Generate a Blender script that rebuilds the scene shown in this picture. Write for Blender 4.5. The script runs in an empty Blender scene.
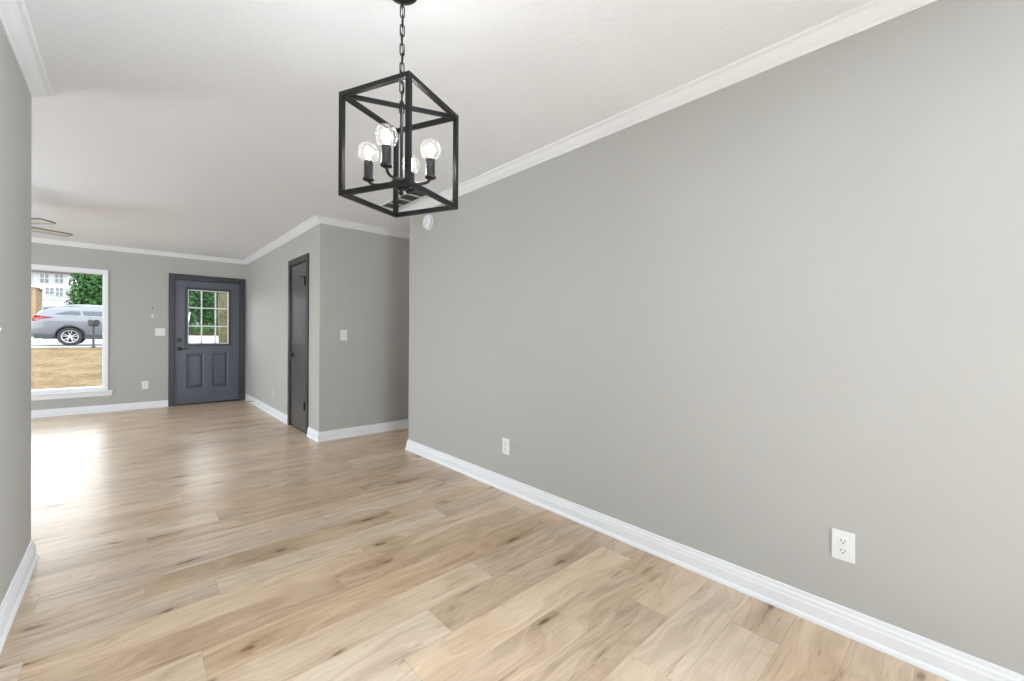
import bpy, bmesh, math, random
from mathutils import Vector, Matrix, noise
random.seed(7)
PI = math.pi
sc = bpy.context.scene
col = sc.collection

# ---------------------------------------------------------------- camera
W_PX, H_PX = 1024, 681
F_PX, YAW, PITCH, ROLL, CY = 417.865, 0.7422, -0.005876, 0.007988, 337.363
CAM_Z = 1.18
fw = Vector((math.sin(YAW)*math.cos(PITCH), math.cos(YAW)*math.cos(PITCH), math.sin(PITCH)))
r0 = Vector((math.cos(YAW), -math.sin(YAW), 0)); u0 = r0.cross(fw)
rt = r0*math.cos(ROLL) + u0*math.sin(ROLL)
up = -r0*math.sin(ROLL) + u0*math.cos(ROLL)
cam_data = bpy.data.cameras.new('camera')
cam = bpy.data.objects.new('camera', cam_data); col.objects.link(cam)
M = Matrix((rt, up, -fw)).transposed().to_4x4(); M.translation = Vector((0, 0, CAM_Z))
cam.matrix_world = M
cam_data.sensor_fit = 'HORIZONTAL'; cam_data.sensor_width = 36
cam_data.lens = F_PX/W_PX*36
cam_data.shift_y = -(H_PX/2 - CY)/W_PX
cam_data.clip_start = 0.02; cam_data.clip_end = 400
sc.camera = cam

# ---------------------------------------------------------------- view and light
sc.view_settings.view_transform = 'Standard'
sc.view_settings.look = 'None'
sc.view_settings.exposure = 0.07
sc.view_settings.gamma = 1.0
sc.view_settings.use_curve_mapping = False
sc.cycles.use_denoising = True
sc.cycles.max_bounces = 12; sc.cycles.diffuse_bounces = 6; sc.cycles.glossy_bounces = 4
sc.cycles.transparent_max_bounces = 16
sc.cycles.sample_clamp_indirect = 6.0

SKY = 5.3
world = bpy.data.worlds.new('overcast_sky'); sc.world = world; world.use_nodes = True
wn = world.node_tree.nodes; wl = world.node_tree.links
bg = wn['Background']
tc = wn.new('ShaderNodeTexCoord'); sep = wn.new('ShaderNodeSeparateXYZ'); rmp = wn.new('ShaderNodeValToRGB')
wl.new(tc.outputs['Generated'], sep.inputs[0]); wl.new(sep.outputs['Z'], rmp.inputs[0])
rmp.color_ramp.elements[0].position = 0.0; rmp.color_ramp.elements[0].color = (.98, .99, 1.0, 1)
rmp.color_ramp.elements[1].position = 0.7; rmp.color_ramp.elements[1].color = (.86, .93, 1.0, 1)
wl.new(rmp.outputs[0], bg.inputs['Color']); bg.inputs['Strength'].default_value = SKY

def area(name, loc, target, sx, sy, power, color=(1, 1, 1), portal=False, spread=180):
    d = bpy.data.lights.new(name, 'AREA'); d.shape = 'RECTANGLE'; d.size = sx; d.size_y = sy
    d.energy = power; d.color = color; d.spread = math.radians(spread)
    if portal: d.cycles.is_portal = True
    o = bpy.data.objects.new(name, d); col.objects.link(o); o.location = loc
    v = Vector(target) - Vector(loc)
    o.rotation_euler = v.to_track_quat('-Z', 'Y').to_euler()
    return o
# area lamps added to stand for daylight from unseen windows
area('daylight_fill_back', (.65, -2.12, 1.45), (.65, 2.6, 1.7), 1.2, 1.5, 15, (.84, .92, 1.0), spread=70)
area('daylight_fill_right', (2.05, -1.25, 1.4), (-.4, -1.25, 1.2), 1.2, 1.5, 250, (.82, .915, 1.0), spread=150)  # strongest fill, added to brighten the wall stub at the left
area('daylight_fill_side', (-4.1, 0.2, 1.5), (0, 1.2, 2.4), 1.2, 1.1, 4, (.84, .92, 1.0))
area('daylight_fill_living', (-5.3, 5.9, 1.4), (-1, 5.7, 2.8), 2.6, 1.7, 104, (.84, .92, 1.0))
# fill lamps added out of the picture, turned up to brighten the ceiling
area('bounce_fill_kitchen', (-1.5, .2, 1.5), (-.9, 1.4, 2.6), .5, .5, 13, (.86, .93, 1.0))
area('bounce_fill_living', (-2.8, 4.9, 1.3), (-1.6, 5.1, 2.6), .6, .6, 36, (.86, .93, 1.0))
hl = bpy.data.lights.new('hall_fill_light', 'POINT'); hl.energy = 14; hl.color = (1, .93, .84); hl.shadow_soft_size = .12  # unseen lamp added to brighten the hall
ho = bpy.data.objects.new('hall_fill_light', hl); col.objects.link(ho); ho.location = (4.0, 4.3, 2.1)
# the front window and the glass in the front door let the sky in
area('window_portal', (-1.3, 8.75, 1.2), (-1.3, 5, 1.2), 2.2, 1.8, 1, portal=True)
area('door_portal', (0.985, 8.75, 1.44), (0.985, 5, 1.44), .56, .9, 1, portal=True)

# ---------------------------------------------------------------- materials
def S(r, g, b):
    f = lambda c: (c/255/12.92) if c/255 <= .04045 else ((c/255+.055)/1.055)**2.4
    return (f(r), f(g), f(b), 1)

def base(name, color, rough=.5, metal=0.0, spec=.5, coat=0.0):
    m = bpy.data.materials.new(name); m.use_nodes = True
    b = m.node_tree.nodes['Principled BSDF']
    b.inputs['Base Color'].default_value = color
    b.inputs['Roughness'].default_value = rough
    b.inputs['Metallic'].default_value = metal
    b.inputs['Specular IOR Level'].default_value = spec
    b.inputs['Coat Weight'].default_value = coat
    return m, m.node_tree.nodes, m.node_tree.links, b

def mottled(name, color, rough=.5, amount=.04, scale=6, bump=0.0, bscale=200, bdist=.001, metal=0.0, spec=.5, detail=3, coat=0.0):
    """a surface colour with faint noise in tone and in relief"""
    m, n, l, b = base(name, color, rough, metal, spec, coat)
    t = n.new('ShaderNodeTexCoord')
    no = n.new('ShaderNodeTexNoise'); no.inputs['Scale'].default_value = scale; no.inputs['Detail'].default_value = detail
    l.new(t.outputs['Object'], no.inputs['Vector'])
    mp = n.new('ShaderNodeMapRange'); mp.inputs[1].default_value = .25; mp.inputs[2].default_value = .75
    mp.inputs[3].default_value = 1-amount; mp.inputs[4].default_value = 1+amount
    l.new(no.outputs['Fac'], mp.inputs[0])
    hs = n.new('ShaderNodeHueSaturation'); hs.inputs['Color'].default_value = color
    l.new(mp.outputs[0], hs.inputs['Value']); l.new(hs.outputs[0], b.inputs['Base Color'])
    if bump:
        n2 = n.new('ShaderNodeTexNoise'); n2.inputs['Scale'].default_value = bscale; n2.inputs['Detail'].default_value = 4
        l.new(t.outputs['Object'], n2.inputs['Vector'])
        bp = n.new('ShaderNodeBump'); bp.inputs['Strength'].default_value = bump; bp.inputs['Distance'].default_value = bdist
        l.new(n2.outputs['Fac'], bp.inputs['Height']); l.new(bp.outputs[0], b.inputs['Normal'])
    return m

m_wall = mottled('greige_wall_paint', (.442, .440, .422, 1), .55, .012, 1.5, .15, 350, .0006, spec=.35)
m_trim = mottled('white_gloss_trim', (.82, .84, .87, 1), .35, .01, 3)
m_door = mottled('slate_door_paint', (.070, .075, .102, 1), .36, .05, 4, .1, 60, .0008)
m_casing = mottled('dark_casing_paint', (.024, .025, .028, 1), .4, .05, 4)
m_closet = mottled('charcoal_closet_paint', (.062, .063, .068, 1), .3, .04, 3, .08, 40, .0008)
m_black = mottled('black_metal', (.005, .005, .005, 1), .36, .1, 30, spec=.28)
m_gunmetal = mottled('dark_satin_metal', (.006, .006, .007, 1), .24, .1, 30, spec=.4)
m_plastic = mottled('white_plastic', (.80, .815, .82, 1), .35, .01, 10)
m_slot = mottled('dark_slot', (.02, .018, .016, 1), .7, .1, 40)
m_blade = mottled('white_fan_blade', (.62, .62, .60, 1), .45, .02, 6)
m_bladeedge = mottled('shaded_fan_blade_edge', (.09, .09, .09, 1), .5, .02, 6)  # edge shade of the white blades put into a dark grey
m_paintedplate = mottled('wall_coloured_plate', (.57, .565, .53, 1), .45, .01, 10)

def ceiling_material():
    m, n, l, b = base('textured_white_ceiling', (.835, .865, .91, 1), .9, spec=.2)
    t = n.new('ShaderNodeTexCoord')
    a = n.new('ShaderNodeTexNoise'); a.inputs['Scale'].default_value = 26; a.inputs['Detail'].default_value = 5; a.inputs['Roughness'].default_value = .6
    v = n.new('ShaderNodeTexVoronoi'); v.inputs['Scale'].default_value = 38
    l.new(t.outputs['Object'], a.inputs['Vector']); l.new(t.outputs['Object'], v.inputs['Vector'])
    mx = n.new('ShaderNodeMath'); mx.operation = 'MULTIPLY'; l.new(a.outputs['Fac'], mx.inputs[0]); l.new(v.outputs['Distance'], mx.inputs[1])
    bp = n.new('ShaderNodeBump'); bp.inputs['Strength'].default_value = .35; bp.inputs['Distance'].default_value = .004
    l.new(mx.outputs[0], bp.inputs['Height']); l.new(bp.outputs[0], b.inputs['Normal'])
    return m
m_ceil = ceiling_material()

def floor_material():
    """oak planks: each plank carries tone and two random numbers; the UV map is metres within the plank"""
    m, n, l, b = base('oak_plank', (.5, .38, .26, 1), .36, spec=.55)
    N = lambda t: n.new('ShaderNode'+t)
    def math_(op, a, c=None, clamp=False):
        x = N('Math'); x.operation = op; x.use_clamp = clamp
        for i, v in enumerate((a, c)):
            if v is None: continue
            if isinstance(v, (int, float)): x.inputs[i].default_value = v
            else: l.new(v, x.inputs[i])
        return x.outputs[0]
    at = N('Attribute'); at.attribute_name = 'plank'
    sp = N('SeparateColor'); l.new(at.outputs['Color'], sp.inputs[0])
    tone, r1, r2 = sp.outputs[0], sp.outputs[1], sp.outputs[2]
    uv = N('UVMap'); uv.uv_map = 'metres'
    su = N('SeparateXYZ'); l.new(uv.outputs[0], su.inputs[0])
    u, v = su.outputs[0], su.outputs[1]
    ou = math_('ADD', u, math_('MULTIPLY', r1, 41.0)); ov = math_('ADD', v, math_('MULTIPLY', r2, 37.0))
    def vec(kx, ky):
        c = N('CombineXYZ'); l.new(math_('MULTIPLY', ou, kx), c.inputs[0]); l.new(math_('MULTIPLY', ov, ky), c.inputs[1])
        l.new(math_('MULTIPLY', r1, 9.0), c.inputs[2]); return c.outputs[0]
    def noise_(vv, scale, detail, rough=.55, dist=0.0):
        x = N('TexNoise'); x.inputs['Scale'].default_value = scale; x.inputs['Detail'].default_value = detail
        x.inputs['Roughness'].default_value = rough; x.inputs['Distortion'].default_value = dist
        l.new(vv, x.inputs['Vector']); return x.outputs['Fac']
    # cathedral figure: bent rings, long along the plank
    warp = noise_(vec(1.0, 3.0), 1.6, 2)
    ringc = N('CombineXYZ')
    l.new(math_('MULTIPLY', ou, .55), ringc.inputs[0])
    l.new(math_('ADD', math_('MULTIPLY', ov, 5.0), math_('MULTIPLY', warp, 2.2)), ringc.inputs[1])
    rings = N('TexNoise'); rings.inputs['Scale'].default_value = 3.2; rings.inputs['Detail'].default_value = 6
    rings.inputs['Roughness'].default_value = .62; rings.inputs['Distortion'].default_value = .35
    l.new(ringc.outputs[0], rings.inputs['Vector'])
    fine = noise_(vec(3.5, 90), 1.0, 4, .6)
    cloud = noise_(vec(1.0, 2.2), 1.7, 3)
    # knots: sparse dark eyes drawn out along the plank
    vk = N('TexVoronoi'); vk.voronoi_dimensions = '2D'; vk.inputs['Scale'].default_value = 1.0; vk.inputs['Randomness'].default_value = 1.0
    wv = N('VectorMath'); wv.operation = 'ADD'
    jit = N('TexNoise'); jit.inputs['Scale'].default_value = 9; jit.inputs['Detail'].default_value = 3
    l.new(vec(1, 1), jit.inputs['Vector'])
    js = N('VectorMath'); js.operation = 'SCALE'; js.inputs['Scale'].default_value = .30
    l.new(jit.outputs['Color'], js.inputs[0])
    l.new(vec(2.0, 6.5), wv.inputs[0]); l.new(js.outputs[0], wv.inputs[1]); l.new(wv.outputs[0], vk.inputs['Vector'])
    kd = vk.outputs['Distance']
    ksel = N('SeparateColor'); l.new(vk.outputs['Color'], ksel.inputs[0])
    gate = math_('GREATER_THAN', ksel.outputs[0], .66)
    def ramp(x, lo, hi, a=1.0, c=0.0):
        q = N('MapRange'); q.interpolation_type = 'SMOOTHSTEP'
        q.inputs[1].default_value = lo; q.inputs[2].default_value = hi; q.inputs[3].default_value = a; q.inputs[4].default_value = c
        l.new(x, q.inputs[0]); return q.outputs[0]
    core = math_('MULTIPLY', ramp(kd, .015, .11), gate)
    halo = math_('MULTIPLY', ramp(kd, .04, .42), gate)
    # streaks: rare dark mineral lines
    streak = ramp(noise_(vec(1.3, 15), 1.5, 6, .65, 1.2), .57, .74, 0.0, 1.0)
    figure = ramp(rings.outputs['Fac'], .36, .66, 0.0, 1.0)
    # value
    val = math_('ADD', .33, math_('MULTIPLY', tone, .56))
    val = math_('ADD', val, math_('MULTIPLY', math_('SUBTRACT', figure, .5), -.20))
    val = math_('ADD', val, math_('MULTIPLY', math_('SUBTRACT', fine, .5), -.30))
    val = math_('ADD', val, math_('MULTIPLY', math_('SUBTRACT', cloud, .5), .34))
    val = math_('SUBTRACT', val, math_('MULTIPLY', streak, .36))
    val = math_('SUBTRACT', val, math_('MULTIPLY', halo, .14))
    val = math_('SUBTRACT', val, math_('MULTIPLY', core, .36), True)
    cr = N('ValToRGB'); l.new(val, cr.inputs[0])
    e = cr.color_ramp.elements
    e[0].position = 0.0; e[0].color = S(86, 64, 46)
    e[1].position = 1.0; e[1].color = S(222, 204, 183)
    for p, c in ((.25, S(134, 106, 80)), (.5, S(174, 149, 123)), (.75, S(203, 180, 154))):
        x = e.new(p); x.color = c
    # greyer and warmer planks
    hs = N('HueSaturation'); l.new(cr.outputs[0], hs.inputs['Color'])
    l.new(math_('ADD', .86, math_('MULTIPLY', r2, .26)), hs.inputs['Saturation'])
    # bevelled joints
    du = math_('MINIMUM', u, math_('SUBTRACT', 1.22, u)); dv = math_('MINIMUM', v, math_('SUBTRACT', .1795, v))
    d = math_('MINIMUM', du, dv)
    seam = ramp(d, .0004, .0018, 1.0, 0.0)
    mx = N('Mix'); mx.data_type = 'RGBA'; l.new(math_('MULTIPLY', seam, .28), mx.inputs['Factor'])
    l.new(hs.outputs[0], mx.inputs['A']); mx.inputs['B'].default_value = S(96, 76, 56)
    l.new(mx.outputs['Result'], b.inputs['Base Color'])
    l.new(math_('ADD', .24, math_('MULTIPLY', fine, .12)), b.inputs['Roughness'])
    bp = N('Bump'); bp.inputs['Strength'].default_value = .25; bp.inputs['Distance'].default_value = .0009
    l.new(math_('SUBTRACT', math_('MULTIPLY', fine, .5), seam), bp.inputs['Height']); l.new(bp.outputs[0], b.inputs['Normal'])
    return m
m_floor = floor_material()

def pane_material(name, tint=(1, 1, 1, 1), gloss=.08):
    m = bpy.data.materials.new(name); m.use_nodes = True
    n, l = m.node_tree.nodes, m.node_tree.links; n.clear()
    o = n.new('ShaderNodeOutputMaterial'); mix = n.new('ShaderNodeMixShader')
    tr = n.new('ShaderNodeBsdfTransparent'); gl = n.new('ShaderNodeBsdfGlossy'); lw = n.new('ShaderNodeLayerWeight')
    tr.inputs[0].default_value = tint; gl.inputs['Roughness'].default_value = .02
    lw.inputs['Blend'].default_value = .25
    mu = n.new('ShaderNodeMath'); mu.operation = 'MULTIPLY_ADD'; mu.inputs[1].default_value = .30; mu.inputs[2].default_value = gloss*.3
    l.new(lw.outputs['Fresnel'], mu.inputs[0]); l.new(mu.outputs[0], mix.inputs[0])
    l.new(tr.outputs[0], mix.inputs[1]); l.new(gl.outputs[0], mix.inputs[2]); l.new(mix.outputs[0], o.inputs[0])
    return m
m_pane = pane_material('window_glass', (.97, .985, .98, 1), .004)
m_bulb = pane_material('clear_bulb_glass', (.98, .98, .98, 1), .30)
def add_haze(m, f):
    n, l = m.node_tree.nodes, m.node_tree.links; o = n['Material Output']; src = o.inputs[0].links[0].from_socket
    x = n.new('ShaderNodeMixShader'); t = n.new('ShaderNodeBsdfTranslucent'); x.inputs[0].default_value = f
    l.new(src, x.inputs[1]); l.new(t.outputs[0], x.inputs[2]); l.new(x.outputs[0], o.inputs[0])
add_haze(m_bulb, .026)

def glow(name, color, strength):
    m, n, l, b = base(name, (.9, .9, .9, 1))
    b.inputs['Emission Color'].default_value = color; b.inputs['Emission Strength'].default_value = strength
    return m
m_fil = glow('lit_filament', (1, .96, .9, 1), 28)

# ---------------------------------------------------------------- mesh helpers
class MB:
    def __init__(s): s.bm = bmesh.new(); s.mats = []
    def slot(s, m):
        if m is None: return 0
        if m not in s.mats: s.mats.append(m)
        return s.mats.index(m)
    def face(s, pts, m=None, smooth=False):
        f = s.bm.faces.new([s.bm.verts.new(p) for p in pts]); f.material_index = s.slot(m); f.smooth = smooth; return f
    def box(s, x0, x1, y0, y1, z0, z1, m=None, bev=0.0):
        r = bmesh.ops.create_cube(s.bm, size=1.0); vs = r['verts']
        for v in vs:
            v.co = Vector((x0 + (v.co.x+.5)*(x1-x0), y0 + (v.co.y+.5)*(y1-y0), z0 + (v.co.z+.5)*(z1-z0)))
        fs = set(f for v in vs for f in v.link_faces); k = s.slot(m)
        for f in fs: f.material_index = k
        if bev > 0:
            es = set(e for v in vs for e in v.link_edges)
            r2 = bmesh.ops.bevel(s.bm, geom=list(es), offset=bev, segments=2, affect='EDGES', profile=.7)
            for f in r2['faces']: f.material_index = k
            vs = list(set(v for f in r2['faces'] for v in f.verts) | set(v for v in vs if v.is_valid))
        return vs
    def obox(s, c, ax, ay, az, hx, hy, hz, m=None, bev=0.0):
        """box about c along the axes ax ay az with half sizes"""
        vs = s.box(-hx, hx, -hy, hy, -hz, hz, m, bev)
        R = Matrix((Vector(ax).normalized(), Vector(ay).normalized(), Vector(az).normalized())).transposed()
        for v in vs: v.co = Vector(c) + R @ v.co
        return vs
    def bar(s, a, b, w, h, m=None, bev=0.0, upv=(0, 0, 1)):
        a, b = Vector(a), Vector(b); d = (b-a); L = d.length; d.normalize()
        u = Vector(upv); sd = d.cross(u)
        if sd.length < 1e-4: sd = d.cross(Vector((1, 0, 0)))
        sd.normalize(); u = sd.cross(d)
        return s.obox((a+b)/2, d, sd, u, L/2, w/2, h/2, m, bev)
    def tube(s, pts, r, m=None, seg=10, closed=False, cap=True):
        pts = [Vector(p) for p in pts]; n = len(pts); rings = []
        rr = r if isinstance(r, (list, tuple)) else [r]*n
        prev = None; k = s.slot(m)
        for i, p in enumerate(pts):
            if closed: t = pts[(i+1) % n] - pts[i-1]
            else: t = pts[min(i+1, n-1)] - pts[max(i-1, 0)]
            t.normalize()
            if prev is None:
                a = t.cross(Vector((0, 0, 1)));
                if a.length < 1e-3: a = t.cross(Vector((1, 0, 0)))
                a.normalize()
            else:
                a = (prev - t*prev.dot(t)).normalized()
            prev = a; bb = t.cross(a)
            rings.append([s.bm.verts.new(p + (a*math.cos(2*PI*j/seg) + bb*math.sin(2*PI*j/seg))*rr[i]) for j in range(seg)])
        m_ = n if closed else n-1
        for i in range(m_):
            A, B = rings[i], rings[(i+1) % n]
            for j in range(seg):
                f = s.bm.faces.new((A[j], A[(j+1) % seg], B[(j+1) % seg], B[j])); f.smooth = True; f.material_index = k
        if cap and not closed:
            for R_ in (rings[0], rings[-1]):
                f = s.bm.faces.new(R_); f.material_index = k
    def lathe(s, prof, c=(0, 0, 0), m=None, seg=24, axis=(0, 0, 1), smooth=True):
        """prof is a list of (radius, height along axis)"""
        z = Vector(axis).normalized(); x = z.orthogonal().normalized(); y = z.cross(x); c = Vector(c); k = s.slot(m)
        rings = []
        for r, h in prof:
            if r < 1e-6: rings.append([s.bm.verts.new(c + z*h)])
            else: rings.append([s.bm.verts.new(c + z*h + (x*math.cos(2*PI*j/seg) + y*math.sin(2*PI*j/seg))*r) for j in range(seg)])
        for A, B in zip(rings, rings[1:]):
            for j in range(seg):
                a = [A[j % len(A)], A[(j+1) % len(A)], B[(j+1) % len(B)], B[j % len(B)]]
                a = list(dict.fromkeys(a))
                if len(a) > 2:
                    f = s.bm.faces.new(a); f.smooth = smooth; f.material_index = k
    def prism(s, outline, d0, d1, m=None, plane='xz'):
        """outline (u, v) extruded from d0 to d1 on the remaining axis"""
        k = s.slot(m)
        def P(u, v, d): return {'xz': (u, d, v), 'yz': (d, u, v), 'xy': (u, v, d)}[plane]
        A = [s.bm.verts.new(P(u, v, d0)) for u, v in outline]; B = [s.bm.verts.new(P(u, v, d1)) for u, v in outline]
        fs = [s.bm.faces.new(A), s.bm.faces.new(B)]
        for i in range(len(A)): fs.append(s.bm.faces.new((A[i], A[(i+1) % len(A)], B[(i+1) % len(A)], B[i])))
        for f in fs: f.material_index = k
    def sweep(s, path, prof, side=1, m=None, closed=False):
        """profile (out, z) run along a path on the floor plan, mitred; out is to the left of travel times side"""
        k = s.slot(m); n = len(path); rings = []
        P = [Vector((p[0], p[1])) for p in path]
        def nrm(a, b):
            d = (b-a).normalized(); return Vector((-d.y, d.x))*side
        for i in range(n):
            if i == 0: o = nrm(P[0], P[1])
            elif i == n-1: o = nrm(P[-2], P[-1])
            else:
                a, b = nrm(P[i-1], P[i]), nrm(P[i], P[i+1]); o = (a+b).normalized(); o = o/max(.2, o.dot(a))
            rings.append([s.bm.verts.new((P[i].x + o.x*q, P[i].y + o.y*q, z)) for q, z in prof])
        for A, B in zip(rings, rings[1:]):
            for j in range(len(prof)):
                f = s.bm.faces.new((A[j], A[(j+1) % len(prof)], B[(j+1) % len(prof)], B[j])); f.material_index = k
        for R_ in (rings[0], rings[-1]):
            f = s.bm.faces.new(R_); f.material_index = k
    def build(s, name, m=None, parent=None, loc=None, bevel=0.0):
        bmesh.ops.recalc_face_normals(s.bm, faces=s.bm.faces[:])
        me = bpy.data.meshes.new(name)
        if m is not None and not s.mats: s.mats = [m]
        if loc is not None:
            L = Vector(loc)
            for v in s.bm.verts: v.co -= L
        s.bm.to_mesh(me); s.bm.free()
        for q in s.mats: me.materials.append(q)
        o = bpy.data.objects.new(name, me); col.objects.link(o)
        if loc is not None: o.location = loc
        if parent is not None:
            o.parent = parent; o.matrix_parent_inverse = inverse_of(parent)
        if bevel > 0:
            b = o.modifiers.new('bevel', 'BEVEL'); b.width = bevel; b.segments = 2; b.limit_method = 'ANGLE'; b.angle_limit = .6
        return o

def local(o):
    return Matrix.Translation(o.location) @ o.rotation_euler.to_matrix().to_4x4()
def world_of(o):
    if o.parent is None: return local(o)
    return world_of(o.parent) @ o.matrix_parent_inverse @ local(o)
def inverse_of(o):
    return world_of(o).inverted()

def tag(o, label=None, cat=None, group=None, kind=None):
    if label: o['label'] = label
    if cat: o['category'] = cat
    if group: o['group'] = group
    if kind: o['kind'] = kind
    return o
def empty(name, loc, label=None, cat=None, group=None, kind=None):
    o = bpy.data.objects.new(name, None); col.objects.link(o); o.location = loc; o.empty_display_size = .1
    return tag(o, label, cat, group, kind)

# ---------------------------------------------------------------- the room
XR, XH, YF, YN, XL, YR, YL = 2.112, 1.531, 8.567, 4.772, -.3685, 3.861, 3.245
ZC = 2.44; T = .12
XW, YB, XK = -5.4, -2.2, -4.2        # living-room side wall, back wall, kitchen side wall (all out of the picture)
XE = 5.0                             # end of the hall

def struct(o, label, cat): return tag(o, label, cat, kind='structure')

def build_floor():
    bm = bmesh.new(); uv = bm.loops.layers.uv.new('metres'); ca = bm.loops.layers.float_color.new('plank')
    rnd = random.Random(11)
    Wd, Ln = .1795, 1.22
    joints = {2: 1.666, 1: 1.372, 3: 1.852, 5: .947, 4: .738, 6: 1.31, 8: .742, 9: .946, 10: .306, 11: .057, 13: .623, 16: .095,
              20: .174, 0: .62, -1: 1.28, 7: .20, 12: .93, 14: 1.30, 15: .42, 17: .80, 18: 1.5, 19: .55}
    tones = {(2, 1.666-Ln): .40, (2, 1.666): .72, (1, 1.372): .70, (1, 1.372-Ln): .56, (0, .62): .64, (3, .632): .50, (3, 1.852): .40,
             (5, .947): .44, (5, .947-Ln): .74, (4, .738): .80, (4, .738-Ln): .80, (6, 1.31): .46, (6, .09): .70, (7, .20): .54,
             (8, .742-Ln): .38, (8, .742): .50, (9, .946-Ln): .72, (9, .946): .70, (10, .306): .72, (10, .306-Ln): .62,
             (11, .057): .44, (11, .057-Ln): .56, (7, 1.42): .42, (12, .93): .70, (12, -.29): .62, (13, .623): .60, (14, .08): .45,
             (14, 1.30): .38, (13, 1.843): .36, (15, .42): .42, (16, .095): .52, (17, .80): .50}
    kmin = math.floor((YB-.475)/Wd)-1; kmax = math.ceil((YF+.1-.475)/Wd)
    for k in range(kmin, kmax+1):
        y0, y1 = .475+Wd*k, .475+Wd*(k+1)
        j = joints.get(k, rnd.uniform(0, Ln))
        y0c, y1c = max(y0, YB-.1), min(y1, YF+.1)
        if y1c <= y0c: continue
        x = j - math.ceil((j-(XW-.1))/Ln)*Ln
        while x < XE+.1:
            x0, x1 = max(x, XW-.1), min(x+Ln, XE+.1)
            tone = None
            for (kk, jj), t in tones.items():
                if kk == k and abs(jj-x) < .02: tone = t
            if tone is None: tone = rnd.choice((.46, .52, .56, .60, .64, .68, .72)) + rnd.uniform(-.03, .03)
            a, c = rnd.random(), rnd.random()
            f = bm.faces.new([bm.verts.new(p) for p in ((x0, y0c, 0), (x1, y0c, 0), (x1, y1c, 0), (x0, y1c, 0))])
            for lp in f.loops:
                lp[uv].uv = (lp.vert.co.x - x, lp.vert.co.y - y0); lp[ca] = (tone, a, c, 1)
            x += Ln
    bmesh.ops.remove_doubles(bm, verts=bm.verts[:], dist=1e-5)
    ret = bmesh.ops.extrude_face_region(bm, geom=bm.faces[:])
    for v in [g for g in ret['geom'] if isinstance(g, bmesh.types.BMVert)]: v.co.z -= .08
    bmesh.ops.recalc_face_normals(bm, faces=bm.faces[:])
    me = bpy.data.meshes.new('floor'); bm.to_mesh(me); bm.free(); me.materials.append(m_floor)
    o = bpy.data.objects.new('floor', me); col.objects.link(o)
    struct(o, 'light oak plank floor running through both rooms', 'floor')
build_floor()

b = MB(); b.box(XW-.2, XE+.2, YB-.2, YF+.2, ZC, ZC+.12)
struct(b.build('ceiling', m_ceil), 'white textured ceiling over both rooms', 'ceiling')

# right wall and its kin
b = MB(); b.box(XR, XR+T, -.6, YR, 0, ZC); b.box(XR, XR+T, YB, -1.9, 0, ZC); b.box(XR, XR+T, -1.9, -.6, 0, .6); b.box(XR, XR+T, -1.9, -.6, 2.2, ZC)
struct(b.build('wall_right', m_wall), 'long blank greige wall filling the right of the picture', 'wall')
b = MB(); b.box(XL-T, XL, 1.2, YL, 0, ZC)
struct(b.build('wall_left', m_wall), 'greige wall stub at the left edge of the picture', 'wall')
b = MB(); b.box(XH, XE+T, YN, YN+T, 0, ZC)
struct(b.build('wall_corner', m_wall), 'greige wall with light switch facing the camera beside the hall', 'wall')
b = MB()     # closet wall with its door opening
DY0, DY1, DZ = 5.205, 5.862, 2.035
b.box(XH, XH+T, YN+T, DY0, 0, ZC); b.box(XH, XH+T, DY1, YF, 0, ZC); b.box(XH, XH+T, DY0, DY1, DZ, ZC)
struct(b.build('wall_closet', m_wall), 'greige wall holding the narrow closet door', 'wall')
b = MB(); b.box(XR+T, XE, YR-T, YR, 0, ZC)
struct(b.build('wall_hall', m_wall), 'greige side wall of the hall opening', 'wall')
b = MB(); b.box(XE, XE+T, YR-T, YN, 0, ZC)
struct(b.build('wall_hall_end', m_wall), 'greige end wall of the hall', 'wall')
b = MB(); b.box(XH+T+.7, XH+T+.8, YN+T, YF, 0, ZC)
struct(b.build('wall_closet_back', m_wall), 'closet back wall behind the narrow door', 'wall')
# front wall with window and front door openings
WX0, WX1, WZ0, WZ1 = -2.55, -.245, .335, 2.06
FX0, FX1, FZ = .530, 1.440, 2.045
b = MB()
T2 = .16
b.box(XW, WX0, YF, YF+T2, 0, ZC); b.box(WX0, WX1, YF, YF+T2, 0, WZ0); b.box(WX0, WX1, YF, YF+T2, WZ1, ZC)
b.box(WX1, FX0, YF, YF+T2, 0, ZC); b.box(FX0, FX1, YF, YF+T2, FZ, ZC); b.box(FX1, XH+T+.8, YF, YF+T2, 0, ZC)
struct(b.build('wall_front', m_wall), 'far greige wall with picture window and front door', 'wall')
# walls out of the picture, with windows
b = MB()
b.box(XW-T, XW, YL-T, 4.4, 0, ZC); b.box(XW-T, XW, 7.4, YF+T2, 0, ZC); b.box(XW-T, XW, 4.4, 7.4, 0, .5); b.box(XW-T, XW, 4.4, 7.4, 2.3, ZC)
struct(b.build('wall_living', m_wall), 'far side wall of the living room', 'wall')
b = MB(); b.box(XW, XL-T, YL-T, YL, 0, ZC)
struct(b.build('wall_partition', m_wall), 'partition between kitchen and living room', 'wall')
b = MB()
b.box(XK-T, XK, YB, -.5, 0, ZC); b.box(XK-T, XK, .9, YL-T, 0, ZC); b.box(XK-T, XK, -.5, .9, 0, .9); b.box(XK-T, XK, -.5, .9, 2.1, ZC)
struct(b.build('wall_kitchen', m_wall), 'kitchen side wall behind the camera', 'wall')
b = MB()
b.box(XK-T, 0, YB-T, YB, 0, ZC); b.box(1.3, XR+T, YB-T, YB, 0, ZC); b.box(0, 1.3, YB-T, YB, 0, .6); b.box(0, 1.3, YB-T, YB, 2.25, ZC)
struct(b.build('wall_back', m_wall), 'wall behind the camera', 'wall')

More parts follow.
